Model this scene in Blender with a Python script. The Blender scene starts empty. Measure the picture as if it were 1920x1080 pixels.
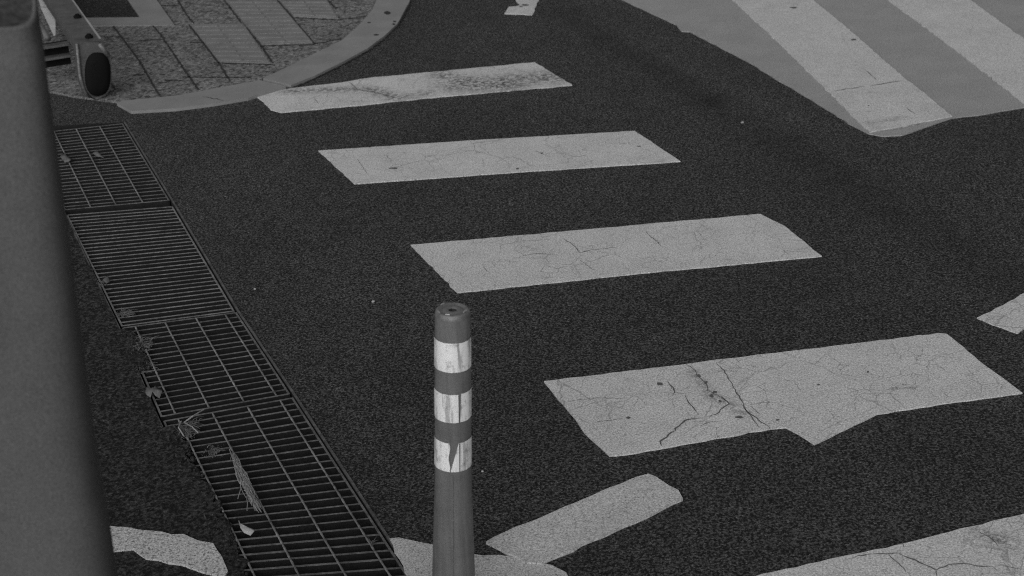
import bpy, bmesh, math, random
from mathutils import Vector
from mathutils.geometry import tessellate_polygon
random.seed(7)
S = bpy.context.scene
COL = S.collection
R = math.radians

# ------------------------------------------------------------------ camera
F, PITCH, ROLL, H = 3000.0, R(25.0), R(-3.5), 2.36      # focal length in photo pixels
fwd = Vector((0, math.cos(PITCH), -math.sin(PITCH)))
rt0 = Vector((1, 0, 0)); up0 = rt0.cross(fwd)
rt = rt0 * math.cos(ROLL) + up0 * math.sin(ROLL)
up = -rt0 * math.sin(ROLL) + up0 * math.cos(ROLL)
EYE = Vector((0, 0, H))
cd = bpy.data.cameras.new("camera"); cam = bpy.data.objects.new("camera", cd); COL.objects.link(cam)
cd.sensor_width = 36.0; cd.lens = 36.0 * F / 1920.0
cd.clip_start = 0.05; cd.clip_end = 500
from mathutils import Matrix
cam.matrix_world = Matrix(((rt.x, up.x, -fwd.x, EYE.x), (rt.y, up.y, -fwd.y, EYE.y), (rt.z, up.z, -fwd.z, EYE.z), (0, 0, 0, 1)))
cd.dof.use_dof = True; cd.dof.focus_distance = 4.8; cd.dof.aperture_fstop = 6.3
S.camera = cam

# ------------------------------------------------------------------ light
SUN_EL, SUN_AZ = R(30), R(200)          # azimuth clockwise from +Y
W = bpy.data.worlds.new("World"); S.world = W; W.use_nodes = True
wn = W.node_tree; bg = wn.nodes["Background"]
sky = wn.nodes.new("ShaderNodeTexSky"); sky.sky_type = 'NISHITA'; sky.sun_disc = False
sky.sun_elevation = SUN_EL; sky.sun_rotation = SUN_AZ; sky.dust_density = 4.0
bw = wn.nodes.new("ShaderNodeRGBToBW")
wn.links.new(sky.outputs[0], bw.inputs[0]); wn.links.new(bw.outputs[0], bg.inputs[0])
bg.inputs[1].default_value = 0.05
sl = bpy.data.lights.new("sun", 'SUN'); sl.energy = 2.3; sl.angle = R(95); sl.color = (1, 1, 1)
so = bpy.data.objects.new("sun", sl); COL.objects.link(so)
sd = Vector((math.sin(SUN_AZ) * math.cos(SUN_EL), math.cos(SUN_AZ) * math.cos(SUN_EL), math.sin(SUN_EL)))
so.rotation_euler = sd.to_track_quat('Z', 'Y').to_euler(); so.location = (0, 0, 20)
S.view_settings.view_transform = 'Standard'; S.view_settings.look = 'None'
S.view_settings.exposure = 0.2; S.view_settings.gamma = 1
S.cycles.use_denoising = False; S.cycles.filter_width = 1.1

# ------------------------------------------------------------------ survey helpers: a sight line met with the ground (or a level above it)
def ray(x, y):
    return fwd * F + rt * (x - 960) - up * (y - 540)
def at(x, y, z=0.0):
    d = ray(x, y); t = (z - H) / d.z
    p = EYE + d * t; p.z = z
    return p
def pt(x, y, depth):
    return EYE + ray(x, y) * (depth / F)
def proj(v):
    v = v - EYE; w = v.dot(fwd)
    return 960 + F * v.dot(rt) / w, 540 - F * v.dot(up) / w, w

# ------------------------------------------------------------------ object helpers
def tag(o, label=None, cat=None, group=None, kind=None):
    if label: o['label'] = label
    if cat: o['category'] = cat
    if group: o['group'] = group
    if kind: o['kind'] = kind
    return o
def mesh(name, verts, faces, mats, parent=None, midx=None, smooth=False):
    me = bpy.data.meshes.new(name)
    me.from_pydata([tuple(v) for v in verts], [], faces)
    for m in (mats if isinstance(mats, (list, tuple)) else [mats]): me.materials.append(m)
    if midx:
        for p, i in zip(me.polygons, midx): p.material_index = i
    if smooth:
        for p in me.polygons: p.use_smooth = True
    bm = bmesh.new(); bm.from_mesh(me); bmesh.ops.recalc_face_normals(bm, faces=bm.faces); bm.to_mesh(me); bm.free()
    o = bpy.data.objects.new(name, me); COL.objects.link(o)
    if parent:
        o.parent = parent
        o.matrix_parent_inverse = Matrix.Translation(-parent.location)
    return o
def empty(name, loc):
    o = bpy.data.objects.new(name, None); o.location = loc; COL.objects.link(o); o.empty_display_size = 0.1
    return o
class MB:
    def __init__(s): s.v = []; s.f = []; s.m = []
    def add(s, vs, fs, mi=0):
        b = len(s.v); s.v += [Vector(v) for v in vs]; s.f += [tuple(i + b for i in f) for f in fs]; s.m += [mi] * len(fs)
    def box8(s, b4, t4, mi=0):
        s.add(list(b4) + list(t4), [(3, 2, 1, 0), (4, 5, 6, 7), (0, 1, 5, 4), (1, 2, 6, 5), (2, 3, 7, 6), (3, 0, 4, 7)], mi)
    def bar(s, a, b, w, h, mi=0, flank=None):            # flat bar from a to b: w wide, top at a.z, h deep
        a = Vector(a); b = Vector(b); d = (b - a); d.z = 0; d.normalize(); n = Vector((-d.y, d.x, 0)) * (w / 2); dn = Vector((0, 0, -h))
        t = [a - n, b - n, b + n, a + n]
        if flank is None: s.box8([p + dn for p in t], t, mi); return
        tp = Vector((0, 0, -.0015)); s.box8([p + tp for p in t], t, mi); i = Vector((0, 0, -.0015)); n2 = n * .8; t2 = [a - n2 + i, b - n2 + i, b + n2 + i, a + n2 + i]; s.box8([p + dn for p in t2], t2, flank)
    def tube(s, pts, rads, n=8, mi=0, cap=True):
        rings = []
        for i, p in enumerate(pts):
            p = Vector(p); q = Vector(pts[min(i + 1, len(pts) - 1)]) - Vector(pts[max(i - 1, 0)])
            if q.length < 1e-9: q = Vector((0, 0, 1))
            q.normalize(); x = q.orthogonal().normalized() if abs(q.z) < .95 else Vector((1, 0, 0)); x = (x - q * x.dot(q)).normalized(); y = q.cross(x)
            r = rads[i] if isinstance(rads, (list, tuple)) else rads
            rings.append([p + (x * math.cos(2 * math.pi * k / n) + y * math.sin(2 * math.pi * k / n)) * r for k in range(n)])
        vs = [v for g in rings for v in g]; fs = []
        for i in range(len(pts) - 1):
            for k in range(n): fs.append((i * n + k, i * n + (k + 1) % n, (i + 1) * n + (k + 1) % n, (i + 1) * n + k))
        if cap: fs.append(tuple(range(n))[::-1]); fs.append(tuple((len(pts) - 1) * n + k for k in range(n)))
        s.add(vs, fs, mi)
    def build(s, name, mats, parent=None, smooth=False):
        return mesh(name, s.v, s.f, mats, parent, s.m, smooth)
def ragged(poly, step=0.03, amp=0.003, closed=True):     # worn, uneven edge along a ground polygon
    out = []; n = len(poly)
    for i in range(n if closed else n - 1):
        a, b = poly[i], poly[(i + 1) % n]; L = (b - a).length; k = max(1, int(L / step)); d = (b - a).normalized() if L > 0 else Vector((1, 0, 0)); nn = Vector((-d.y, d.x, 0))
        out.append(a + nn * random.uniform(-amp, amp) * .5)
        for j in range(1, k): out.append(a + (b - a) * (j / k) + nn * random.gauss(0, amp * .6))
    return out
def smooth_poly(px, z=0.0, it=1):                        # Chaikin rounding
    p = [at(x, y, z) for x, y in px]
    for _ in range(it):
        q = []
        for i in range(len(p)):
            a, b = p[i], p[(i + 1) % len(p)]; q += [a * .75 + b * .25, a * .25 + b * .75]
        p = q
    return p
def slab(mb, poly, z0, z1, mi=0, side=True):             # polygon sheet with an edge
    tri = tessellate_polygon([[Vector((p.x, p.y, 0)) for p in poly]]); n = len(poly)
    top = [Vector((p.x, p.y, z1)) for p in poly]; mb.add(top, [tuple(t) for t in tri], mi)
    if side:
        bot = [Vector((p.x, p.y, z0)) for p in poly]
        mb.add(top + bot, [(i, (i + 1) % n, n + (i + 1) % n, n + i) for i in range(n)], mi)
def strip(mb, pts, w, z, mi=0, taper=True):              # thin ribbon (a crack, a joint), its width uneven
    P = []
    for i in range(len(pts) - 1):
        k = max(1, int((pts[i + 1] - pts[i]).length / .012))
        for j in range(k): P.append(pts[i].lerp(pts[i + 1], j / k))
    P.append(pts[-1]); L = []; Rr = []
    for i, p in enumerate(P):
        d = P[min(i + 1, len(P) - 1)] - P[max(i - 1, 0)]; d.normalize(); n = Vector((-d.y, d.x, 0))
        ww = w * random.uniform(.35, 1.0) * (min(1, min(i, len(P) - 1 - i) / 4 + .25) if taper else 1) / 2
        o = n * random.gauss(0, w * (.35 if taper else .12))
        L.append(Vector((p.x, p.y, z)) + n * ww + o); Rr.append(Vector((p.x, p.y, z)) - n * ww + o)
    m = len(P); mb.add(L + Rr, [(i, i + 1, m + i + 1, m + i) for i in range(m - 1)], mi)

# ------------------------------------------------------------------ materials
class NT:
    def __init__(s, name, rough=.8, spec=.3, metal=0.0):
        s.mat = bpy.data.materials.new(name); s.mat.use_nodes = True; s.t = s.mat.node_tree; s.b = s.t.nodes["Principled BSDF"]
        s.b.inputs['Roughness'].default_value = rough; s.b.inputs['Metallic'].default_value = metal
        s.b.inputs['Specular IOR Level'].default_value = spec
        s.co = s.t.nodes.new("ShaderNodeTexCoord").outputs['Object']
    def link(s, a, b): s.t.links.new(a, b)
    def noise(s, scale, detail=3, rough=.6, dist=0.0, vec=None):
        n = s.t.nodes.new("ShaderNodeTexNoise"); n.inputs['Scale'].default_value = scale; n.inputs['Detail'].default_value = detail
        n.inputs['Roughness'].default_value = rough; n.inputs['Distortion'].default_value = dist; s.link(vec or s.co, n.inputs['Vector']); return n.outputs['Fac']
    def voro(s, scale, feature='F1', out='Color', vec=None, rnd=1.0):
        n = s.t.nodes.new("ShaderNodeTexVoronoi"); n.feature = feature; n.inputs['Scale'].default_value = scale; n.inputs['Randomness'].default_value = rnd
        s.link(vec or s.co, n.inputs['Vector']); return n.outputs[out]
    def val(s, x):
        n = s.t.nodes.new("ShaderNodeValue"); n.outputs[0].default_value = x; return n.outputs[0]
    def m(s, op, a, b=None, c=None, clamp=False):
        n = s.t.nodes.new("ShaderNodeMath"); n.operation = op; n.use_clamp = clamp
        for i, x in enumerate((a, b, c)):
            if x is None: continue
            if isinstance(x, (int, float)): n.inputs[i].default_value = x
            else: s.link(x, n.inputs[i])
        return n.outputs[0]
    def rng(s, x, a, b, c=0.0, d=1.0, smooth=False):
        n = s.t.nodes.new("ShaderNodeMapRange"); n.clamp = True
        if smooth: n.interpolation_type = 'SMOOTHSTEP'
        s.link(x, n.inputs[0])
        for i, v in enumerate((a, b, c, d)): n.inputs[i + 1].default_value = v
        return n.outputs[0]
    def warp(s, amt, scale):
        n = s.t.nodes.new("ShaderNodeTexNoise"); n.inputs['Scale'].default_value = scale; n.inputs['Detail'].default_value = 3; s.link(s.co, n.inputs['Vector'])
        v = s.t.nodes.new("ShaderNodeVectorMath"); v.operation = 'MULTIPLY_ADD'; s.link(n.outputs['Color'], v.inputs[0]); v.inputs[1].default_value = (amt,) * 3; s.link(s.co, v.inputs[2]); return v.outputs[0]
    def seg(s, a, b, w, soft=1.0):                          # 1 on the line a-b in the ground plane, falling to 0 at distance w
        def vm(op, *args):
            n = s.t.nodes.new("ShaderNodeVectorMath"); n.operation = op
            for i, x in enumerate(args):
                if isinstance(x, (tuple, Vector)): n.inputs[i].default_value = tuple(x)
                else: s.link(x, n.inputs[i])
            return n
        a = Vector((a.x, a.y, 0)); b = Vector((b.x, b.y, 0)); d = b - a
        rel = vm('SUBTRACT', vm('MULTIPLY', s.co, (1, 1, 0)).outputs[0], a).outputs[0]
        t = s.m('DIVIDE', vm('DOT_PRODUCT', rel, d).outputs['Value'], max(d.length_squared, 1e-9), clamp=True)
        sc = s.t.nodes.new("ShaderNodeVectorMath"); sc.operation = 'SCALE'; sc.inputs[0].default_value = d; s.link(t, sc.inputs['Scale'])
        return s.rng(vm('LENGTH', vm('SUBTRACT', rel, sc.outputs[0]).outputs[0]).outputs['Value'], w, w * (1 - soft), 0, 1, True)
    def grey(s, v, k=.71):
        v = s.m('MULTIPLY', v, k)
        n = s.t.nodes.new("ShaderNodeCombineColor")
        for i in range(3): s.link(v, n.inputs[i])
        s.link(n.outputs[0], s.b.inputs['Base Color'])
    def bump(s, h, strength, dist):
        n = s.t.nodes.new("ShaderNodeBump"); n.inputs['Strength'].default_value = strength; n.inputs['Distance'].default_value = dist
        s.link(h, n.inputs['Height']); s.link(n.outputs[0], s.b.inputs['Normal'])
def sum_max(n, xs):
    o = xs[0]
    for x in xs[1:]: o = n.m('MAXIMUM', o, x)
    return o

def asphalt_mat(name, base, contrast, stains=(), scale=1.0):
    n = NT(name, .9, .25)
    c1 = n.rng(n.voro(185 * scale), 0, 1, -.5, .5); c2 = n.rng(n.noise(125 * scale, 4, .8), .36, .64, -.5, .5)
    g = n.m('ADD', c1, c2)
    big = n.rng(n.noise(1.3, 4, .6), .3, .7, .86, 1.13); mid = n.rng(n.noise(9, 3, .6), .3, .7, .9, 1.1)
    v = n.m('MULTIPLY', n.m('MULTIPLY', big, mid), base)
    v = n.m('MULTIPLY', v, n.m('MAXIMUM', n.m('MULTIPLY_ADD', g, contrast, 1.05), .12))
    flake = n.rng(n.voro(150 * scale, out='Color'), .955, .99, 0, 1.6)        # odd pale chippings
    v = n.m('MULTIPLY', v, n.m('ADD', flake, 1.0))
    for a, b, w, k in stains:
        msk = n.m('MULTIPLY', n.seg(a, b, w), n.rng(n.noise(7, 3, .7), .35, .65, .3, 1))
        v = n.m('MULTIPLY', v, n.m('MULTIPLY_ADD', msk, k, 1.0))
    n.grey(v); n.bump(n.m('ADD', g, n.noise(60, 2)), 1.0, .006)
    return n.mat
A = at
M = {}
M['asphalt'] = asphalt_mat('asphalt', .074, 3.7, [
    (A(1050, 20), A(1330, 190), .16, -.38), (A(1330, 190), A(1960, 560), .20, -.32),
    (A(590, 800), A(720, 960), .14, -.28), (A(950, 1000), A(1010, 1060), .10, -.2),
    (A(1120, 40), A(1500, 230), .12, .18), (A(900, 60), A(1350, 380), .3, .12), (A(400, 230), A(760, 620), .35, .10), (A(1300, 560), A(1900, 900), .4, -.12), (A(620, 730), A(740, 900), .05, .2), (A(250, 250), A(420, 500), .1, .12)])
M['dark_asphalt'] = asphalt_mat('dark_asphalt', .034, 3.3, scale=.7)
M['soil'] = asphalt_mat('soil', .036, 2.6, scale=.6)

def paint_mat(name, base, wear, cracks=1.0, pits=1.0, scuffs=()):
    n = NT(name, .75, .3)
    gr = n.rng(n.noise(190, 3, .85), .33, .67, -.5, .5)
    v = n.m('MULTIPLY_ADD', n.m('MULTIPLY', n.rng(n.noise(5, 4, .65), .3, .7, -.5, .5), .16), base, base)
    v = n.m('MULTIPLY', v, n.m('MULTIPLY_ADD', gr, 1.1, 1.0))
    wv = n.warp(.03, 22); wv2 = n.warp(.012, 60)
    e1 = n.rng(n.voro(5.5, 'DISTANCE_TO_EDGE', 'Distance', wv), .018, .004, 0, 1)
    e1 = n.m('MULTIPLY', e1, n.rng(n.noise(3.2, 3, .6), .46, .6, 0, 1))
    e2 = n.rng(n.voro(16, 'DISTANCE_TO_EDGE', 'Distance', wv2), .024, .008, 0, 1)
    e2 = n.m('MULTIPLY', e2, n.rng(n.noise(6.3, 4, .7), .44, .60, 0, 1))
    pit = n.rng(n.noise(95, 3, .7), .69, .745, 0, .85)
    pit = n.m('MULTIPLY', pit, n.rng(n.noise(4.1, 3, .6), .42, .62, .12, 1))
    d = sum_max(n, [n.m('MULTIPLY', e1, .42 * cracks), n.m('MULTIPLY', e2, .5 * cracks), n.m('MULTIPLY', pit, pits)])
    if wear > 0:
        wr = n.rng(n.noise(120, 4, .75), .62 - wear * .16, .70 - wear * .16, 0, 1); d = n.m('MAXIMUM', d, n.m('MULTIPLY', wr, .8))
    for a, b, w, k in scuffs:
        sm = n.m('MULTIPLY', n.seg(a, b, w), n.rng(n.noise(48, 4, .7, .6), .40, .58, 0, 1)); d = n.m('MAXIMUM', d, n.m('MULTIPLY', sm, k))
    v = n.m('MULTIPLY', v, n.m('MULTIPLY_ADD', n.m('MINIMUM', d, 1.0), -.86, 1.0))
    n.grey(v); n.bump(n.m('ADD', gr, n.m('MULTIPLY', d, -2.0)), .35, .002)
    return n.mat
M['paint'] = paint_mat('road_paint', .60, 0, scuffs=[(A(825, 142), A(880, 152), .12, .9), (A(860, 158), A(950, 160), .22, 1.0), (A(920, 155), A(1030, 146), .2, .95),
    (A(700, 170), A(745, 186), .10, .8), (A(745, 186), A(800, 176), .10, .7), (A(545, 172), A(690, 168), .09, .8),
    (A(1300, 700), A(1330, 740), .035, .6), (A(1330, 740), A(1400, 780), .045, .6), (A(1835, 1000), A(1890, 1020), .05, .75)])
M['worn_paint'] = paint_mat('worn_road_paint', .56, .55, .4)
M['dirty_paint'] = paint_mat('dirty_road_paint', .57, .22, .5)
M['island_paint'] = paint_mat('island_paint', .58, 0, .5, .7, scuffs=[(A(1632, 234), A(1690, 224), .05, .45)])
M['island'] = paint_mat('island_surface', .34, 0, .25, .35)
def plain(name, base, grain=.25, gscale=170, rough=.7, spec=.3, metal=0.0, dirt=.2, dscale=6, bump=.15):
    n = NT(name, rough, spec, metal)
    g = n.rng(n.noise(gscale, 2, .7), .25, .75, -.5, .5)
    v = n.m('MULTIPLY_ADD', n.m('MULTIPLY', n.rng(n.noise(dscale, 4, .65), .3, .7, -.5, .5), dirt), base, base)
    n.grey(n.m('MULTIPLY', v, n.m('MULTIPLY_ADD', g, grain * 1.5, 1.0))); n.bump(g, bump, .002)
    return n.mat
def paver_mat():
    n = NT('rough_paver', .9, .25)
    g = n.m('ADD', n.rng(n.voro(62), 0, 1, -.7, .7), n.rng(n.noise(60, 3, .75), .33, .67, -.6, .6))
    v = n.m('MULTIPLY', n.rng(n.noise(2.2, 4, .6), .3, .7, .15, .21), n.m('MAXIMUM', n.m('MULTIPLY_ADD', g, 1.0, 1.0), .15))
    n.grey(v); n.bump(g, .8, .005); return n.mat
M['paver'] = paver_mat()
M['joint'] = plain('joint_dirt_kerb_shade', .03, .5, 120, .95)
M['crack'] = plain('crack_dirt', .11, .6, 160, .95)
M['kerb'] = plain('kerb_concrete', .25, .28, 190, .85, dirt=.25)
M['tactile'] = plain('tactile_concrete', .205, .5, 150, .85, dirt=.3)
M['steel'] = plain('galvanised_steel', .235, .6, 90, .55, .5, .3, dirt=1.0, dscale=16)
M['dull_steel'] = plain('weathered_steel', .165, .6, 90, .6, .5, .3, dirt=1.0, dscale=16)
M['pit'] = plain('pit_concrete', .012, .6, 60, .95)
def streak_mat():
    n = NT('rubber_post', .5, .45)
    v_ = n.t.nodes.new("ShaderNodeVectorMath"); v_.operation = 'MULTIPLY'; n.link(n.co, v_.inputs[0]); v_.inputs[1].default_value = (1, 1, .05)
    st = n.rng(n.noise(75, 3, .6, 0, v_.outputs[0]), .34, .66, .87, 1.13); g = n.rng(n.noise(330, 2, .7), .25, .75, .78, 1.22)
    sm = n.rng(n.noise(16, 4, .65), .3, .7, .86, 1.14)
    n.grey(n.m('MULTIPLY', n.m('MULTIPLY', st, g), n.m('MULTIPLY', sm, .178))); n.bump(n.m('ADD', g, st), .12, .002); return n.mat
M['post'] = streak_mat()
M['cap'] = plain('rubber_cap', .16, .4, 260, .35, .6, dirt=.5, dscale=60)
M['hole'] = plain('dark_hollow', .04, 1.0, 90, .9)
M['grey_post'] = plain('grey_post_paint', .115, .6, 380, .75, .25, dirt=.22, dscale=7, bump=.12)
M['cart'] = plain('cart_metal', .11, .4, 160, .55, .4, .2, dirt=.5, dscale=15)
M['cart_light'] = plain('pale_panel', .8, .2, 200, .6)
M['highlight_metal'] = plain('highlight_metal', .6, .2, 200, .35, .5, .5)  # pale colour for the painted highlights and glints
M['tyre'] = plain('black_rubber', .005, .5, 160, .9, .15)
M['rail'] = plain('rusty_rail', .10, .7, 90, .7, .4, .1, dirt=1.0, dscale=14)
M['bar_shade'] = plain('shaded_bar_steel', .01, .6, 90, .9)  # near-black bar flanks: the shade in the grate gaps put into colour
M['leaf'] = plain('dry_leaf', .40, .3, 260, .7, dirt=.4, dscale=60)
M['straw'] = plain('straw', .26, .4, 200, .8, dirt=.5, dscale=40)
M['weed'] = plain('dry_weed', .12, .5, 200, .8, dirt=.6, dscale=40)
M['stone'] = plain('pale_stone', .38, .4, 260, .8)
def sheet_mat():
    n = NT('reflective_sheeting', .38, .5, .25)
    c = n.rng(n.voro(150, 'DISTANCE_TO_EDGE', 'Distance', n.warp(.006, 120)), 0, .1, .84, 1)
    s = n.t.nodes.new("ShaderNodeVectorMath"); s.operation = 'MULTIPLY'; n.link(n.co, s.inputs[0]); s.inputs[1].default_value = (1, 1, .10)
    st = n.rng(n.noise(70, 3, .65, 0, s.outputs[0]), .38, .58, .50, 1.25); d = n.rng(n.noise(60, 4, .7), .52, .68, 1, .5)
    n.grey(n.m('MINIMUM', n.m('MULTIPLY', n.m('MULTIPLY', n.m('MULTIPLY', c, st), d), 1.08), .96), 1.0); n.bump(c, .3, .001); return n.mat
M['sheet'] = sheet_mat()

# ------------------------------------------------------------------ the road, with the gutter trench cut out of it
GL = [(48, 240), (123, 393), (228, 613), (302, 783), (445, 1085), (545, 1300)]
GR = [(230, 231), (318, 376), (441, 584), (546, 741), (757, 1066), (908, 1300)]
vdir = (at(757, 1066) - at(318, 376)).normalized(); hdir = Vector((-vdir.y, vdir.x, 0))
OFF = .006
gl = [at(*p) - hdir * OFF for p in GL]; gr = [at(*p) + hdir * OFF for p in GR]
if hdir.x < 0: gl = [at(*p) + hdir * OFF for p in GL]; gr = [at(*p) - hdir * OFF for p in GR]; hdir = -hdir
gl[0] -= vdir * .012; gr[0] -= vdir * .012
hole = gl + gr[::-1]
B = 45
outer = [Vector((-B, -B + 10, 0)), Vector((B, -B + 10, 0)), Vector((B, B + 10, 0)), Vector((-B, B + 10, 0))]
mb = MB()
tri = tessellate_polygon([outer, hole]); mb.add(outer + hole, [tuple(t) for t in tri])
road = mb.build('road', M['asphalt']); tag(road, kind='structure')
mb = MB(); n = len(hole); DZ = Vector((0, 0, -.34))
mb.add(hole + [p + DZ for p in hole], [(i, (i + 1) % n, n + (i + 1) % n, n + i) for i in range(n)])
mb.add([p + DZ for p in hole], [tuple(t) for t in tessellate_polygon([[Vector((p.x, p.y, 0)) for p in hole]])])
tag(mb.build('drain_trench', M['pit']), kind='structure')
# dirty verge between the grey post and the gutter
edge = [(48, 236), (120, 388), (224, 610), (298, 780), (440, 1085), (540, 1300)]
verge = ragged([at(*p) for p in [(-250, 1300), (-250, 262), (40, 246)]] + [g - hdir * .004 for g in gl], .06, .004)
mb = MB(); slab(mb, verge, 0, .004); tag(mb.build('verge', M['dark_asphalt']), kind='structure')

# steel angle rails along the trench
ch = empty('gutter_rail', gr[2]); tag(ch, 'thin steel edging rails lining both sides of the drain gutter', 'gutter edging')
for side, w in ((gr, 1), (gl, -1)):
    mb = MB()
    for i in range(len(side) - 1):
        a = side[i] + hdir * w * .004 + Vector((0, 0, .003 if w > 0 else .002)); b = side[i + 1] + hdir * w * .004 + Vector((0, 0, .003 if w > 0 else .002)); mb.bar(a, b, .007, .05)
    mb.build('rail', M['rail'], ch)

def lerp2(q, u, v):
    return q[0].lerp(q[1], u).lerp(q[3].lerp(q[2], u), v)
def grate(quad, label, pitch, rods, bar_w, mat, rod_mat, z=0.0, frame=True, skew=0.0):
    q = [at(*p) for p in quad]; q = [Vector((p.x, p.y, z)) for p in q]
    o = empty('drain_grate', (q[0] + q[1] + q[2] + q[3]) / 4 - Vector((0, 0, .03))); tag(o, label, 'drain grate', 'steel grates covering the gutter')
    L = (q[3] - q[0]).length * .5 + (q[2] - q[1]).length * .5; nb = max(4, round(L / pitch)); mb = MB()
    for i in range(1, nb):
        v = (i + random.uniform(-.06, .06)) / nb; dz = Vector((0, 0, random.uniform(-.0015, .0005)))
        mb.bar(lerp2(q, .012, v) + dz, lerp2(q, .988, v) + dz, bar_w * random.uniform(.75, 1.2), .022, 0, 1)
    mb.build('bearing_bars', [mat, M['bar_shade']], o)
    mb = MB(); fw = .006
    for u in (.006, .994): mb.bar(lerp2(q, u, .004) , lerp2(q, u, .996), fw, .03, 0, 1)
    for v in (.006, .994): mb.bar(lerp2(q, .012, v) + Vector((0, 0, .0005)), lerp2(q, .988, v) + Vector((0, 0, .0005)), fw, .03, 0, 1)
    mb.build('frame', [mat, M['bar_shade']], o)
    for u in rods:                                       # twisted cross rods standing a little proud
        mb = MB(); a, b = lerp2(q, u, .012), lerp2(q, u, .988); k = int((b - a).length / .018); pts = [a.lerp(b, i / k) + Vector((0, 0, .0012)) for i in range(k + 1)]
        mb.tube(pts, [(.0035 if (i % 2) else .0024) for i in range(k + 1)], 6); mb.build('cross_rod', rod_mat, o)
    return o
grate([(57, 250), (230, 231), (318, 376), (121, 394)], 'farthest grate of the gutter, beside the leaning grey post, with dead leaves on it', .043, (.25, .49, .745),   .0055, M['dull_steel'], M['steel'])
grate([(124, 401), (323, 385), (440, 583), (228, 611)], 'grate of close plain bars without cross rods, second from the far end', .0385, (),   .0055, M['steel'], M['steel'], -.003)
grate([(229, 614), (443, 585), (544, 739), (302, 782)], 'short square-mesh grate with dry weeds and a curled leaf along one edge', .0395, (.11, .37, .64, .895),   .0055, M['dull_steel'], M['steel'])
grate([(305, 787), (548, 743), (908, 1300), (545, 1300)], 'nearest grate of the gutter, with a straw clump and a pale leaf on it', .0405, (.11, .37, .64, .895),   .0055, M['dull_steel'], M['steel'], -.001)

# ------------------------------------------------------------------ painted markings
def marking(name, px, label, cat, mat, group=None, cracks=(), spots=(), z=.0045, amp=.0038, rnd=0, zb=0.0, step=.03):
    poly = ragged(smooth_poly(px, 0, rnd) if rnd else [at(*p) for p in px], step, amp)
    mb = MB(); slab(mb, poly, zb, z)
    for w, c in cracks: strip(mb, [at(*p) for p in c], w * .52, z + .0012, 1)
    for x, y, rx, ry in spots:
        c = at(x, y); vs = []
        for k in range(9):
            t = 2 * math.pi * k / 9; q = random.uniform(.45, 1.0); vs.append(at(x + rx * q * math.cos(t), y + ry * q * math.sin(t), z + .0016))
        mb.add(vs, [tuple(range(9))], 1)
    return tag(mb.build(name, [mat, M['crack']]), label, cat, group)
def z4(pts): return [(1000 + x / 4, 540 + y / 4) for x, y in pts]
G1 = 'crosswalk stripes across the road'
marking('crosswalk_stripe', [(468, 178), (545, 167), (640, 156), (700, 146), (752, 142), (1002, 118), (1073, 161), (800, 185), (690, 197), (528, 212), (508, 207), (494, 192), (480, 182)],
        'farthest crosswalk stripe, scuffed dark, with its rounded end against the kerb', 'crosswalk stripe', M['paint'], G1,
        [(.012, [(658, 158), (672, 170), (700, 175), (730, 182), (750, 187)]), (.006, [(588, 185), (598, 197)])])
marking('crosswalk_stripe', [(597, 284), (880, 265), (1190, 247), (1276, 304), (970, 324), (665, 346)],
        'clean crosswalk stripe between the scuffed farthest stripe and the stripe behind the post', 'crosswalk stripe', M['paint'], G1,
        [(.006, [(1000, 285), (1014, 288), (1018, 292)]), (.005, [(1060, 292), (1080, 296), (1100, 293)]), (.004, [(670, 300), (690, 330)])],
        [(737, 315, 14, 2), (970, 316, 4, 2.5), (1198, 274, 5, 1.5), (1016, 287, 3, 2)], amp=.002)
marking('crosswalk_stripe', [(770, 461), (1100, 432), (1425, 403), (1470, 425), (1541, 482), (1200, 514), (858, 550)],
        'crosswalk stripe just behind the top of the striped post', 'crosswalk stripe', M['paint'], G1,
        [(.007, [(978, 483), (1003, 478), (1041, 479)]), (.008, [(1054, 449), (1075, 462), (1087, 476), (1110, 471), (1155, 466)]), (.007, [(1210, 436), (1237, 460), (1240, 465)]),
         (.006, [(1087, 490), (1115, 510)]), (.005, [(945, 491), (965, 493)]), (.005, [(905, 498), (910, 508), (918, 514)])], amp=.0025)
marking('crosswalk_stripe', [(1020, 717), (1290, 684), (1560, 651), (1758, 627), (1776, 628), (1815, 662), (1917, 739), (1780, 757), (1645, 778), (1560, 820), (1527, 835), (1500, 818), (1474, 804), (1446, 806), (1300, 832), (1170, 855), (1143, 857), (1105, 822)],
        'widest crosswalk stripe, cracked in the middle and with a pointed bump on its near edge', 'crosswalk stripe', M['paint'], G1,
        [(.010, z4([(1000, 705), (1045, 760), (1065, 795), (1130, 810)])), (.009, z4([(1135, 820), (1160, 870), (1200, 910), (1235, 960)])), (.012, z4([(1055, 795), (1035, 820)])),
         (.014, [(1241, 840), (1239, 830), (1264, 810), (1278, 795)] + z4([(1180, 990), (1260, 985)])), (.012, z4([(1310, 980), (1390, 945), (1430, 905), (1460, 880), (1440, 850), (1400, 825)])),
         (.008, z4([(1140, 575), (1210, 630), (1245, 680), (1290, 720), (1305, 780), (1380, 815), (1470, 880)])), (.008, z4([(1370, 570), (1430, 630), (1470, 700), (1545, 835), (1600, 940), (1690, 1000), (1780, 1065)])),
         (.004, z4([(230, 870), (330, 850), (480, 835), (700, 840)])), (.007, z4([(1560, 880), (1640, 985), (1700, 1060)])), (.006, z4([(1630, 900), (1710, 970)])), (.005, z4([(440, 1020), (600, 1000), (710, 980)])),
         (.005, z4([(1250, 1050), (1300, 1020), (1400, 1010)]))],
        [(1236, 720, 8, 4), (1179, 783, 5, 3), (1310, 705, 5, 5), (1323, 717, 4, 5), (1334, 742, 5, 4), (1385, 782, 8, 4), (1535, 721, 5, 1.5), (1627, 697, 3, 2), (1458, 787, 4, 2), (1340, 735, 5, 3), (1350, 752, 4, 3)], amp=.003)
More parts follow.
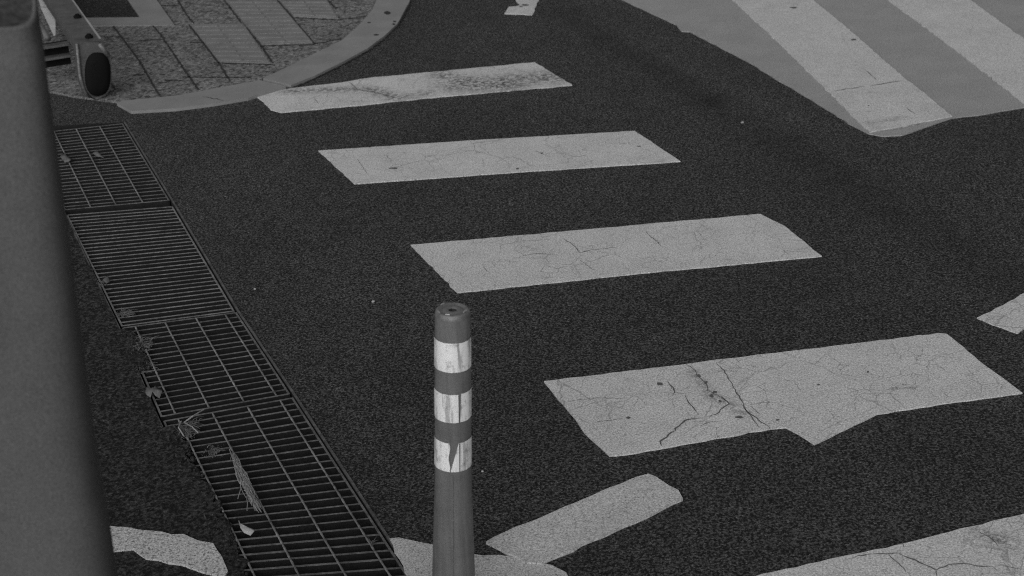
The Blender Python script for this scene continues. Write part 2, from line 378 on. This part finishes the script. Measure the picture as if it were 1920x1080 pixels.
marking('crosswalk_stripe', [(1320, 1108), (1430, 1079), (1680, 1024), (1920, 966), (2050, 932), (2300, 1100), (1800, 1300), (1500, 1320)],
        'nearest crosswalk stripe, web of cracks, cut off by the picture edge', 'crosswalk stripe', M['paint'], G1,
        [(.009, [(1400 + x / 3.692, 810 + y / 3.692) for x, y in c]) for c in ([(700, 885), (830, 855), (975, 855), (1050, 850), (1120, 885), (1200, 920), (1310, 965), (1400, 930), (1500, 925), (1620, 945), (1700, 945), (1725, 975)],
         [(975, 858), (1050, 920), (1100, 985)], [(1310, 965), (1315, 1010)], [(1600, 700), (1680, 740), (1740, 800)], [(1075, 770), (1090, 810)], [(1720, 940), (1760, 930), (1890, 960)])], amp=.003)
marking('road_marking', [(1832, 598), (1880, 574), (1925, 549), (2040, 490), (2110, 545), (1990, 600), (1925, 613), (1908, 627)],
        'pale painted corner on the asphalt, past the bumped stripe', 'road marking', M['paint'])
marking('road_marking', [(912, 1021), (925, 1012), (1060, 955), (1195, 898), (1216, 893), (1230, 898), (1254, 915), (1271, 924), (1281, 940), (1150, 1000), (1015, 1061), (985, 1060), (940, 1034)],
        'short slanting painted bar in front of the bumped stripe, beside the striped post', 'road marking', M['dirty_paint'], z=.009)
marking('road_marking', [(730, 1013), (747, 1011), (815, 1024), (880, 1040), (960, 1046), (1035, 1062), (1062, 1076), (1080, 1130), (1060, 1200), (840, 1200), (775, 1100)],
        'worn white paint patch under the striped post', 'road marking', M['dirty_paint'], z=.0045, amp=.006)
marking('road_marking', [(150, 985), (204, 990), (262, 998), (345, 1007), (372, 1019), (400, 1024), (418, 1048), (428, 1076), (420, 1090), (380, 1078), (340, 1064), (275, 1052), (250, 1036), (215, 1038), (140, 1034)],
        'ragged worn white paint patch between the grey post and the gutter', 'road marking', M['worn_paint'], z=.0095, zb=.004, amp=.006)
mk = marking('road_marking', [(946, 27), (954, 14), (968, 13), (975, 11), (968, 3), (964, -10), (1016, -10), (1010, 3), (998, 29)],
        'small chipped white mark on the asphalt beyond the crosswalk', 'road marking', M['dirty_paint'], None, [], [(984, 9, 9, 2.2), (977, 12, 5, 1.3)])

# traffic island painted with broad stripes
isl = [(1100, -30), (1165, 0), (1240, 35), (1268, 48), (1278, 60), (1294, 61), (1400, 116), (1510, 182), (1604, 240), (1628, 252), (1655, 257), (1692, 255), (1740, 238), (1785, 223), (1850, 215), (1920, 203), (2060, 180), (2500, 100), (2500, -160), (1100, -160)]
mb = MB(); slab(mb, ragged([at(*p) for p in isl], .05, .003), 0, .005); tag(mb.build('traffic_island', M['island']), kind='structure')
G2 = 'broad stripes on the traffic island'
marking('island_stripe', [(1100, -160), (1290, -60), (1370, 0), (1442, 66), (1520, 142), (1604, 226), (1630, 251), (1700, 240), (1735, 231), (1785, 221), (1730, 176), (1690, 145), (1610, 74), (1525, 3), (1470, -45), (1350, -160)],
        'broad pale stripe running to the rounded tip of the traffic island', 'island stripe', M['island_paint'], G2,
        [(.014, [(1562, 175), (1590, 170), (1621, 166)]), (.014, [(1632, 165), (1660, 160), (1690, 155)]), (.010, [(1650, 250), (1690, 243), (1735, 233)]), (.008, [(1623, 135), (1645, 155)]), (.008, [(1698, 205), (1715, 218)]), (.006, [(1620, 214), (1640, 212)])],
        [(1489, 14, 10, 2), (1600, 74, 6, 2), (1629, 198, 2, 1)], z=.0095, zb=.004)
marking('island_stripe', [(1480, -160), (1600, -50), (1660, 0), (1722, 45), (1800, 103), (1920, 198), (1960, 228), (2200, 190), (2060, 110), (1920, 76), (1870, 40), (1815, 0), (1760, -50), (1650, -160)],
        'broad pale stripe on the traffic island, farther from its rounded tip', 'island stripe', M['island_paint'], G2, z=.0095, zb=.004)

# ------------------------------------------------------------------ paved corner with kerb, tactile slabs and joints
PZ = .012
inner = [(226, 190), (330, 180), (400, 166), (486, 149), (530, 132), (590, 101), (640, 76), (672, 48), (695, 22), (708, -5), (715, -60)]
outer_k = [(220, 193), (246, 208), (320, 203), (400, 193), (470, 180), (545, 159), (622, 126), (700, 84), (745, 44), (768, 2), (775, -60)]
pave = [at(x, y, PZ) for x, y in inner] + [at(700, -170, PZ), at(-500, -170, PZ), at(-500, 120, PZ), at(-150, 140, PZ), at(80, 168, PZ), at(150, 181, PZ)]
mb = MB(); slab(mb, ragged(pave, .05, .002), 0, PZ, 0)
def joint(px, w=.012):
    strip(mb, [at(x, y, PZ + .003) for x, y in px], w, PZ + .003, 1, False)
for j in ([(205, 40), (222, 62), (245, 92), (262, 115), (298, 178)], [(287, 48), (302, 66), (327, 103), (345, 130), (372, 168)], [(333, 0), (350, 28), (362, 43)],
          [(354, 46), (385, 86), (410, 118), (432, 152)], [(420, 0), (445, 33), (491, 87), (511, 118)], [(519, 0), (545, 30), (568, 57), (590, 82)], [(614, 0), (631, 16)],
          [(188, 69), (225, 68)], [(260, 76), (306, 73)], [(308, 150), (352, 151)], [(342, 144), (470, 145)], [(250, 140), (272, 140)], [(160, 95), (215, 165)], [(293, 0), (325, 44)],
          [(550, 33), (635, 37), (690, 30)], [(400, 117), (512, 121)], [(489, 86), (590, 83)], [(300, 10), (332, 10)], [(420, 15), (520, 13)], [(355, 79), (470, 82)], [(590, 82), (640, 72)]):
    joint(j, .014)
tag(mb.build('pavement', [M['paver'], M['joint']]), kind='structure')
mb = MB()
def kerb_stone(i0, i1, t0=0.0, t1=1.0):
    ii = [at(x, y, PZ + .003) for x, y in inner[i0:i1 + 1]]; oo = [at(x, y, PZ + .003) for x, y in outer_k[i0:i1 + 1]]
    if t0: ii[0] = ii[0].lerp(ii[1], t0); oo[0] = oo[0].lerp(oo[1], t0)
    if t1 < 1: ii[-1] = ii[-2].lerp(ii[-1], t1); oo[-1] = oo[-2].lerp(oo[-1], t1)
    slab(mb, ragged(ii + oo[::-1], .06, .0015), 0, PZ + .003)
outer_k[4] = (541, 162)
inner2 = inner[:]
# joint between the two stones runs from (487,150) to (543,160)
inner[:] = [(226, 190), (330, 180), (400, 166), (486, 150), (490, 149), (560, 117), (600, 96), (640, 76), (672, 48), (695, 22), (708, -5), (715, -60)]
outer_k[:] = [(220, 193), (246, 208), (330, 203), (440, 187), (543, 163), (590, 142), (640, 117), (690, 90), (722, 66), (745, 44), (768, 2), (775, -60)]
def stone(ins, outs):
    slab(mb, ragged([at(x, y, PZ + .003) for x, y in ins] + [at(x, y, PZ + .003) for x, y in outs[::-1]], .06, .0012), 0, PZ + .003)
stone([(228, 189), (330, 179), (400, 166), (486, 150)], [(219, 193), (246, 208), (330, 203), (400, 194), (465, 183), (536, 162)])
stone([(493, 147), (560, 115), (600, 95), (640, 76), (672, 48), (695, 22), (708, -5), (715, -60)], [(545, 160), (590, 142), (640, 117), (690, 90), (722, 66), (745, 44), (768, 2), (776, -60)])
strip(mb, [at(380, 181, PZ + .005), at(420, 188, PZ + .005)], .008, PZ + .0045, 1)
for x, y, rx, ry in ((726, 24, 7, 3.5), (740, 40, 4, 2), (705, 65, 6, 1.5), (692, 42, 4, 1.2), (738, 45, 3, 2)):
    mb.add([at(x + rx * random.uniform(.6, 1.1) * math.cos(k * .785), y + ry * random.uniform(.6, 1.1) * math.sin(k * .785), PZ + .0048) for k in range(8)], [tuple(range(8))], 1)
strip(mb, [at(x, y + 2, .004) for x, y in [(470, 183), (536, 164), (560, 158), (590, 145), (640, 120), (690, 93), (722, 69), (745, 47), (768, 6)]], .02, .004, 1)  # dark ribbon on the road painting the shadow line under the kerb
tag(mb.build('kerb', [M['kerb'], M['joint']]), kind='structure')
# tactile slabs with raised bars
mb = MB()
def tactile(q, rows):
    c = [at(x, y, PZ) for x, y in q]; slab(mb, c, PZ, PZ + .004)
    c = [Vector((p.x, p.y, PZ + .009)) for p in c]
    for i in range(rows):
        v = (i + .5) / rows; v2 = .42 / rows
        for (u0, u1) in ((.03, .48), (.52, .97)):
            a, b, d, e = lerp2(c, u0, v - v2 * .5), lerp2(c, u1, v - v2 * .5), lerp2(c, u1, v + v2 * .5), lerp2(c, u0, v + v2 * .5)
            mb.box8([p - Vector((0, 0, .006)) for p in (a, b, d, e)], [p - Vector((0, 0, random.uniform(0, .002))) for p in (a, b, d, e)])
tactile([(357, 47), (456, 45), (507, 119), (411, 117)], 9)
tactile([(424, 2), (519, 2), (586, 80), (491, 84)], 11)
tactile([(400, -60), (470, -60), (518, -1), (421, -1)], 9)
tactile([(524, 2), (614, 2), (634, 35), (551, 31)], 5)
tag(mb.build('tactile_paving', M['tactile']), kind='structure')
# access cover with a pale frame
cz = PZ + .006
uc = empty('access_cover', at(250, 0, PZ)); tag(uc, 'dark access cover with a broad pale concrete border set in the paving', 'access cover')
mb = MB(); slab(mb, [at(x, y, cz) for x, y in [(160, 33), (262, 32), (240, 0), (215, -60), (289, -60), (294, 0), (326, 45), (308, 47), (150, 48)]], PZ, cz); mb.build('border', M['kerb'], uc)
mb = MB(); slab(mb, [at(x, y, cz) for x, y in [(120, 31), (260, 31), (238, -1), (212, -60), (60, -60)]], PZ, PZ + .004); strip(mb, [at(140, 18), at(185, 18), at(196, 28)], .012, PZ + .006, 1); mb.build('plate', [M['dark_asphalt'], M['joint']], uc)

# ------------------------------------------------------------------ low metal cart by the paved corner
base = at(180, 185, PZ); cart = empty('low_barrier', base); PI = math.pi
tag(cart, 'low grey metal beam with bolts and a black oval end, on the paved corner', 'barrier')
wd = (at(120, 40, PZ) - at(178, 130, PZ)).normalized(); wd = (at(318, 376) - at(757, 1066)).normalized()      # lengthwise, away from the viewer
sd_ = Vector((wd.y, -wd.x, 0)); UP = Vector((0, 0, 1))
_d = ray(165, 80); TZ = (EYE + _d * ((base - EYE).dot(wd) / _d.dot(wd))).z
def fr(o, u, v, z): p = o + sd_ * u + wd * v; return Vector((p.x, p.y, z))
o0 = at(143, 80, TZ); o0.z = 0
bwid = (at(187, 79, TZ) - at(143, 80, TZ)).length; L = 1.6
mb = MB()
mb.box8([fr(o0, 0, 0, TZ - .07), fr(o0, bwid, 0, TZ - .07), fr(o0, bwid, L, TZ - .07), fr(o0, 0, L, TZ - .07)], [fr(o0, 0, 0, TZ), fr(o0, bwid, 0, TZ), fr(o0, bwid, L, TZ), fr(o0, 0, L, TZ)])
bm_ = mb.build('beam', M['cart'], cart)
mb = MB(); mb.bar(fr(o0, bwid - .004, .005, TZ + .006), fr(o0, bwid - .004, .42, TZ + .006), .008, .012); mb.bar(fr(o0, bwid - .004, .43, TZ + .005), fr(o0, bwid - .004, L, TZ + .005), .006, .010); mb.build('edge_highlight', M['highlight_metal'], cart)  # pale strips painting the highlight along the beam's top edge
for v, u in ((.05, .05), (.47, .06)):
    mb = MB(); c = fr(o0, u + .02, v, TZ); mb.tube([c, c + UP * .012], .02, 8); mb.tube([c + UP * .012, c + UP * .02], .011, 6); mb.build('bolt', M['tyre'], cart)
mb = MB()   # end housing: a plate down to the paving with a black oval end let into it
def onp(x, y, v=0.0):
    d = ray(x, y); t = ((base + wd * v - EYE).dot(wd)) / d.dot(wd); return EYE + d * t
hp = [(143, 80), (165, 79), (186, 80), (199, 96), (208, 112), (210, 150), (207, 168), (197, 181), (180, 185), (165, 183), (153, 168), (148, 140), (145, 105)]
f0 = [onp(x, y) for x, y in hp]; k0 = [p + wd * .09 for p in f0]; nh = len(hp)
mb.add(f0 + k0, [tuple(range(nh)), tuple(range(nh, 2 * nh))[::-1]] + [(i, (i + 1) % nh, nh + (i + 1) % nh, nh + i) for i in range(nh)])
mb.build('housing', M['cart'], cart)
mb = MB(); lip = [onp(x, y, -.006) for x, y in ((144, 82), (147, 110), (150, 142), (156, 166), (167, 181), (181, 184), (198, 178))]; mb.tube(lip, .008, 6); mb.build('housing_lip', M['dull_steel'], cart, True)
mb = MB(); lip = [onp(x, y, -.006) for x, y in ((187, 82), (193, 92), (203, 104))]; mb.tube(lip, .012, 6); mb.build('hinge', M['dull_steel'], cart, True)
oc = onp(183, 139); ex = (onp(207, 139) - oc); ez = (onp(183, 98) - oc); mb = MB(); vs = [oc - wd * .035]; fs = []; NO = 32
for q, (rr, dd) in enumerate(((.55, .033), (.85, .026), (1.0, .006), (1.0, -.01))):
    for k in range(NO):
        t = 2 * PI * k / NO; cx, cy = math.copysign(abs(math.cos(t)) ** .8, math.cos(t)), math.copysign(abs(math.sin(t)) ** .8, math.sin(t)); vs.append(oc - wd * dd + ex * cx * rr + ez * cy * rr)
fs += [(0, 1 + k, 1 + (k + 1) % NO) for k in range(NO)]
for q in range(3): fs += [(1 + q * NO + k, 1 + q * NO + (k + 1) % NO, 1 + (q + 1) * NO + (k + 1) % NO, 1 + (q + 1) * NO + k) for k in range(NO)]
mb.add(vs, fs); mb.build('rubber_end', M['tyre'], cart, True)
# second rail, pale panel and slotted plate on the far side
mb = MB(); a = at(90, 72, .26); b = fr(Vector((a.x, a.y, 0)), 0, 1.5, .26); mb.tube([a, b], .016, 8)
a2 = fr(Vector((a.x, a.y, 0)), -.06, .12, .27); b2 = fr(Vector((a.x, a.y, 0)), -.06, 1.5, .27); mb.tube([a2, b2], .010, 8); mb.build('side_rail', M['cart'], cart, True)
mb = MB(); mb.tube([fr(Vector((a.x, a.y, 0)), -.065, .105, .265), fr(Vector((a.x, a.y, 0)), -.055, .125, .285)], .012, 8); mb.build('rail_highlight', M['highlight_metal'], cart)  # pale stub painting the highlight at the end of the rail
mb = MB(); mb.box8(*[[at(x, y, z) for x, y in [(100, 66), (104, 66), (104, 20), (116, 12), (134, 8), (130, -60), (62, -60), (82, 12)]][:0] or [at(101, 68, z), at(104, 66, z), at(104, 14, z), at(76, 14, z)] for z in (.17, .18)])
mb.box8(*[[at(76, 13, z), at(135, 13, z), at(120, -50, z), at(60, -50, z)] for z in (.171, .181)]); mb.build('deck_panel', M['cart_light'], cart)
mb = MB()
for zz, y0 in ((.21, 88), (.15, 0)):
    c = at(72, 90, .21); c = Vector((c.x, c.y, 0)); mb.box8([fr(c, 0, 0, zz - .012), fr(c, .15, 0, zz - .012), fr(c, .15, .05, zz - .012), fr(c, 0, .05, zz - .012)], [fr(c, 0, 0, zz), fr(c, .15, 0, zz), fr(c, .15, .05, zz), fr(c, 0, .05, zz)])
mb.box8([fr(c, 0, .052, .09), fr(c, .15, .052, .09), fr(c, .15, .07, .09), fr(c, 0, .07, .09)], [fr(c, 0, .052, .21), fr(c, .15, .052, .21), fr(c, .15, .07, .21), fr(c, 0, .07, .21)], 1)
mb.build('slotted_plate', [M['cart'], M['tyre']], cart)

# ------------------------------------------------------------------ striped rubber post
def axis(x0, y0, x1, y1, depth, lean=None):              # a post axis: top point, and the down direction closest to plumb that keeps its slant
    top = pt(x0, y0, depth); nrm = ray(x0, y0).cross(ray(x1, y1)).normalized(); d = Vector((0, 0, -1)); d = (d - nrm * d.dot(nrm)).normalized(); return top, d
def solve(top, d, py):
    lo, hi = -.2, 4.0
    for _ in range(60):
        mid = (lo + hi) / 2
        if proj(top + d * mid)[1] < py: lo = mid
        else: hi = mid
    return lo
def lathe(mb, c, d, prof, n=48, mi=0, x=None):           # prof: (distance down the axis, radius)
    x = x or Vector((1, 0, 0)); x = (x - d * x.dot(d)).normalized(); y = d.cross(x); vs = []; fs = []
    for s, r in prof:
        for k in range(n):
            t = 2 * math.pi * k / n; vs.append(c + d * s + (x * math.cos(t) + y * math.sin(t)) * r)
    for i in range(len(prof) - 1):
        for k in range(n): fs.append((i * n + k, i * n + (k + 1) % n, (i + 1) * n + (k + 1) % n, (i + 1) * n + k))
    mb.add(vs, fs, mi)
TOP, DN = axis(848.5, 580, 850.5, 1080, 3.53)
def rad(py, half): s = solve(TOP, DN, py); return s, half * proj(TOP + DN * s)[2] / F
slen = TOP.z / -DN.z
bp = TOP + DN * slen
post = empty('delineator_post', bp); tag(post, 'grey rubber post with three peeling pale reflective bands', 'bollard')
prof = [rad(y, h) for y, h in ((590, 33.6), (700, 34), (790, 34.2), (872, 34.4), (905, 35), (960, 36.6), (1010, 38.3), (1060, 39.6))]
s_end, r_end = prof[-1]
prof += [(s_end + .05, r_end * 1.03), (slen - .05, r_end * 1.1), (slen - .03, r_end * 1.9), (slen - .005, r_end * 2.1), (slen, r_end * 2.1)]
r0 = prof[0][1]
mb = MB(); lathe(mb, TOP, DN, [(.004, r0 - .002), (.012, r0)] + prof); body = mb.build('body', M['post'], post, True)
for i in range(1): pass
mb = MB(); lathe(mb, TOP, DN, [(.012, r0 + .0002), (.004, r0 - .0012), (.0, r0 - .004), (-.001, r0 - .008), (.003, r0 - .012), (.003, r0 - .016), (-.0, r0 - .019), (.0, .011), (.002, .009)])
mb.build('cap', M['cap'], post, True)
mb = MB(); lathe(mb, TOP, DN, [(.002, .0092), (.03, .009), (.03, .0001)], 20); mb.build('cap_hole', M['hole'], post, True)
for t in (-.6, 2.3, 3.6, 4.4):
    mb = MB(); c = TOP + Vector((math.cos(t), math.sin(t), 0)) * (r0 - .006) - DN * .003; mb.tube([c - Vector((-math.sin(t), math.cos(t), 0)) * .005, c + Vector((-math.sin(t), math.cos(t), 0)) * .005], .0016, 6); mb.build('cap_glint', M['highlight_metal'], post)  # tiny pale slivers painting glints on the cap rim
xd = rt.copy(); xd = (xd - DN * xd.dot(DN)).normalized(); yd = DN.cross(xd)
if yd.dot(fwd) > 0: yd = -yd                              # yd points to the viewer
def rad_at(s):
    P = [(.012, r0)] + prof
    for (a, ra), (b, rb) in zip(P, P[1:]):
        if a <= s <= b: return ra + (rb - ra) * (s - a) / max(b - a, 1e-6)
    return r0
def ang(off): return math.asin(max(-1, min(1, off / 34.0)))
def band(y0, y1, pieces, lab=None):
    s0, s1 = solve(TOP, DN, y0), solve(TOP, DN, y1); mb = MB()
    for f0, f1 in pieces:                                 # edges as functions of t, as angles from the side facing the viewer
        NA, NTT = 40, 8; vs = []; fs = []
        for j in range(NTT + 1):
            t = j / NTT; s = s0 + (s1 - s0) * t; r = rad_at(s) + .0012; a0, a1 = f0(t), f1(t)
            for i in range(NA + 1):
                a = a0 + (a1 - a0) * i / NA; vs.append(TOP + DN * (s + random.gauss(0, .0003) * (j in (0, NTT))) + (xd * math.sin(a) + yd * math.cos(a)) * r)
        for j in range(NTT):
            for i in range(NA): q = j * (NA + 1) + i; fs.append((q, q + 1, q + NA + 2, q + NA + 1))
        mb.add(vs, fs)
    return mb.build('reflective_band', M['sheet'], post, True)
PI = math.pi
band(629, 683, [(lambda t: ang(11), lambda t: 2 * PI + ang(10.6))])
b2 = band(724, 776, [(lambda t: ang(16 - 2 * t), lambda t: 2 * PI + ang(11 + .5 * t))]); b2['label'] = 'band split by a narrow vertical seam'
b3 = band(814, 867, [(lambda t: ang(14), lambda t: 2 * PI + ang(-5.5 + 1.5 * math.sin(t * 9))), (lambda t: ang(11.4 - 15 * t), lambda t: ang(12))]); b3['label'] = 'torn band with a strip missing'
mb = MB(); a = TOP + DN * (solve(TOP, DN, 872)); k = []
for i in range(14):
    s = solve(TOP, DN, 872 + i * 17); r = rad_at(min(s, slen - .06)); k.append(TOP + DN * s + (xd * .02 + yd * .9998) * (r + .0006))
mb.tube(k, .0011, 5); mb.build('mould_seam', M['post'], post)

# ------------------------------------------------------------------ big grey tapered post
T2, D2 = axis(-52, 0, -10, 1080, 2.25)
def rad2(py, edge):
    s = solve(T2, D2, py); x, y, w = proj(T2 + D2 * s); return s, (edge - x) * w / F / math.sqrt(1 + .13 ** 2)
slen2 = T2.z / -D2.z; bp2 = T2 + D2 * slen2
gp = empty('grey_post', bp2); tag(gp, 'thick plain grey tapered post with an open dark top, leaning beside the gutter', 'post')
P2 = [rad2(y, e) for y, e in ((-16, 64), (60, 74), (140, 84), (270, 101), (400, 118), (540, 136), (680, 154), (810, 171), (868, 178), (884, 181.5), (905, 187), (980, 199), (1080, 213))]
P2.append((slen2, P2[-1][1] + .03))
mb = MB(); n2 = 72
vw = (T2 - EYE); vw = (vw - D2 * vw.dot(D2)).normalized(); y2 = -vw; x2 = D2.cross(y2); x2 = -x2 if x2.dot(rt) < 0 else x2
def sq(v): return math.copysign(abs(v) ** .42, v)         # rounded-square cross-section, one flat side to the road
def slant(s, r, k, w):
    t = 2 * PI * (k + .5) / n2; a, b = sq(math.sin(t)), sq(math.cos(t)); return T2 + D2 * (s + w * b * r * .42) + (x2 * a + y2 * b) * r
vs = []; fs = []; rim = P2[0][1]
rows = [(P2[0][0] + .02, rim - .008, 1, .3), (P2[0][0] - .004, rim - .006, 1, 0), (P2[0][0] - .005, rim - .003, 1, 0), (P2[0][0] - .003, rim - .0008, 1, 0), (P2[0][0] - .001, rim - .0001, 1, 0), (P2[0][0] + .006, rim, 1, 0)] + [(s, r, 0, 0) for s, r in P2[1:]]
for s, r, w, _ in rows: vs += [slant(s, r, k, w) for k in range(n2)]
for i in range(len(rows) - 1): fs += [(i * n2 + k, i * n2 + (k + 1) % n2, (i + 1) * n2 + (k + 1) % n2, (i + 1) * n2 + k) for k in range(n2)]
mb.add(vs, fs); mb.build('shaft', M['grey_post'], gp, True)
mb = MB(); vs = [slant(P2[0][0] - .002, rim - .0062, k, 1) for k in range(n2)]; vs2 = [slant(P2[0][0] + .006, rim - .008, k, 1) for k in range(n2)]
mb.add(vs + vs2, [(k, (k + 1) % n2, n2 + (k + 1) % n2, n2 + k) for k in range(n2)] + [tuple(n2 + k for k in range(n2))]); mb.build('hollow', M['hole'], gp, True)

# ------------------------------------------------------------------ litter, weeds and stones
def tuft(px, label, h, nb, mat, spread=.03, name='weed_tuft', lean=(0, 0)):
    c = at(*px); mb = MB()
    for i in range(nb * 4):
        a = random.uniform(0, 2 * PI); d = Vector((math.cos(a), math.sin(a), 0)); hh = h * random.uniform(.15, 1.0) * random.uniform(.5, 1.0); b = c + Vector((max(-1, min(1, random.gauss(0, .45))) * spread * .8, max(-1, min(1, random.gauss(0, .45))) * spread, 0)) + Vector((0, 0, -.004))
        out = d * random.uniform(.2, 1.1) * hh + Vector((lean[0], lean[1], 0)) * hh; w = random.uniform(.0009, .002); n_ = Vector((-d.y, d.x, 0)) * w
        k = 5; vs = []; cu = random.uniform(-.8, .8)
        for j in range(k + 1):
            t = j / k; q = b + out * t ** 1.2 + Vector((-out.y, out.x, 0)) * cu * t * t + Vector((0, 0, hh * (t - .75 * t * t))); ww = 1 - t * .9; vs += [q - n_ * ww, q + n_ * ww + Vector((0, 0, .0008))]
        mb.add(vs, [(2 * j, 2 * j + 1, 2 * j + 3, 2 * j + 2) for j in range(k)])
    return tag(mb.build(name, mat), label, 'weed', 'dry weeds along the gutter')
tuft((186, 532), 'tiny dry weed at the edge of the close-barred grate', .03, 26, M['weed'], .03)
tuft((232, 588), 'dry weed where the close-barred grate meets the square-mesh grate', .045, 50, M['weed'], .03, lean=(.5, 0))
w1 = tuft((258, 650), 'large matted dry weed on the corner of the square-mesh grate', .05, 120, M['weed'], .06)
tuft((272, 690), 'small dry weed just before the curled leaf by the gutter', .03, 40, M['weed'], .04)
tuft((350, 806), 'dry weed with long curved stems at the corner of the nearest grate', .055, 90, M['weed'], .045)
tuft((398, 846), 'sparse dry weed on the gutter edge beside the straw clump', .03, 30, M['weed'], .035)
tuft((697, 1020), 'small sprig poking through the nearest grate close to its corner', .05, 5, M['weed'], .006)
def stem(pts, r): mb_s.tube([at(x, y, z) for x, y, z in pts], r, 5)
mb_s = MB(); stem([(345, 792, .01), (362, 780, .025), (382, 768, .02)], .0022); stem([(345, 792, .01), (360, 800, .03), (372, 812, .02)], .002); stem([(340, 790, .01), (335, 802, .02), (345, 818, .01)], .0025)
tag(mb_s.build('twig', M['straw']), 'forked dry stem lying over the corner of the nearest grate', 'twig')
mb = MB()
for i in range(420):
    t = random.random() * .85; x0, y0 = 436 + 46 * t, 852 + 100 * t; wdt = 5 + 7 * math.sin(PI * min(1, t * 1.1))
    x0 += random.gauss(0, wdt * .33); L = random.uniform(8, 26)
    p = [at(x0, y0, .004 + random.uniform(0, .015)), at(x0 + L * .22 + random.gauss(0, 2), y0 + L * .5, .006 + random.uniform(0, .016)), at(x0 + L * .45 + random.gauss(0, 3), y0 + L, .004 + random.uniform(0, .01))]
    mb.tube(p, random.uniform(.0008, .0018), 4)
for q in ([(462, 930), (464, 945), (463, 957)], [(470, 935), (480, 948), (490, 960)], [(430, 842), (436, 860), (442, 880)], [(452, 915), (446, 935)]): mb.tube([at(x, y, .008) for x, y in q], .0014, 4)
tag(mb.build('straw_clump', M['straw']), 'long matted straw clump lying along a cross rod of the nearest grate', 'straw')
def leaf(px_outline, zc, label, mat, name='dead_leaf', stem_px=None, fold=.012, grp='dead leaves on the gutter'):
    P = [at(x, y, .004) for x, y in px_outline]; c = sum(P, Vector()) / len(P); n = len(P); mb = MB(); vs = [c + Vector((0, 0, zc))]
    for f in (.5, 1.0):
        for i, p in enumerate(P): q = c.lerp(p, f); q.z = .004 + zc * (1 - f) + fold * (math.sin(i * 2.1) * .5 + .5) * f; vs.append(q)
    fs = [(0, 1 + i, 1 + (i + 1) % n) for i in range(n)] + [(1 + i, 1 + n + i, 1 + n + (i + 1) % n, 1 + (i + 1) % n) for i in range(n)]
    mb.add(vs, fs)
    if stem_px: mb.tube([at(x, y, .008) for x, y in stem_px], .0016, 5)
    o = mb.build(name, mat, None, True); md = o.modifiers.new('thick', 'SOLIDIFY'); md.thickness = .0015
    return tag(o, label, 'leaf', grp)
leaf([(449, 985), (456, 990), (468, 991), (476, 997), (478, 1003), (470, 1005), (458, 1003), (452, 997)], .012, 'pale leaf with a pointed stalk lying near the lower end of the straw clump', M['leaf'], stem_px=[(448, 976), (450, 984), (456, 993)])
leaf([(273, 740), (276, 733), (283, 730), (288, 734), (292, 730), (300, 730), (305, 735), (305, 742), (299, 747), (292, 746), (287, 742), (282, 746), (276, 745)], .018, 'curled brownish leaf lying against the edge of the square-mesh grate', M['weed'], fold=.016)
leaf([(113, 296), (120, 290), (128, 298), (135, 300), (132, 306), (122, 305)], .015, 'crumpled leaf on the farthest grate, close to the grey post', M['weed'])
leaf([(174, 290), (182, 287), (190, 291), (196, 300), (190, 299), (182, 294)], .012, 'bent narrow leaf in the middle of the farthest grate', M['weed'])
leaf([(193, 527), (203, 520), (207, 528), (200, 534)], .01, 'small folded leaf on the edge of the close-barred grate', M['weed'])
def pebble(px, r, label):
    r *= .72
    c = at(*px); bm = bmesh.new(); bmesh.ops.create_icosphere(bm, subdivisions=2, radius=r)
    for v in bm.verts: v.co *= random.uniform(.85, 1.12); v.co.z *= .65; v.co += Vector((c.x, c.y, r * .55))
    me = bpy.data.meshes.new('pebble'); bm.to_mesh(me); bm.free(); me.materials.append(M['stone']); o = bpy.data.objects.new('pebble', me); COL.objects.link(o)
    tag(o, label, 'pebble', 'loose pebbles on the asphalt')
pebble((1392, 231), .010, 'pale pebble on the asphalt between the stripes and the traffic island')
pebble((700, 567), .009, 'pale chip on the asphalt beyond the striped post, toward the gutter')
pebble((905, 885), .006, 'tiny pale chip on the asphalt beside the lowest band of the post')
pebble((478, 543), .007, 'tiny chip on the asphalt beside the close-barred grate')
# loose soil spilled over the left edge of the near grates
for soilL, soilR, amp, N in (([(214, 618), (236, 655), (262, 700)], [(248, 624), (268, 655), (276, 692)], .012, 120),
                             ([(300, 805), (330, 860), (385, 980), (430, 1090), (470, 1150)], [(330, 800), (358, 862), (402, 930), (432, 1000), (462, 1080), (500, 1150)], .012, 260)):
    mb = MB(); slab(mb, ragged([at(*p) for p in soilL + soilR[::-1]], .03, amp), -.004, .005)
    for i in range(N):
        k = random.random() * (len(soilR) - 1); j = int(k); fx = k - j; q = soilR[j], soilR[min(j + 1, len(soilR) - 1)]
        c = at(q[0][0] + (q[1][0] - q[0][0]) * fx - random.uniform(-5, 26), q[0][1] + (q[1][1] - q[0][1]) * fx, .004); r = random.uniform(.003, .008)
        mb.tube([c - Vector((0, 0, r * .6)), c, c + Vector((0, 0, r * .7))], [r, r * random.uniform(.8, 1.1), r * .4], 6)
    tag(mb.build('loose_soil', M['soil']), kind='stuff')
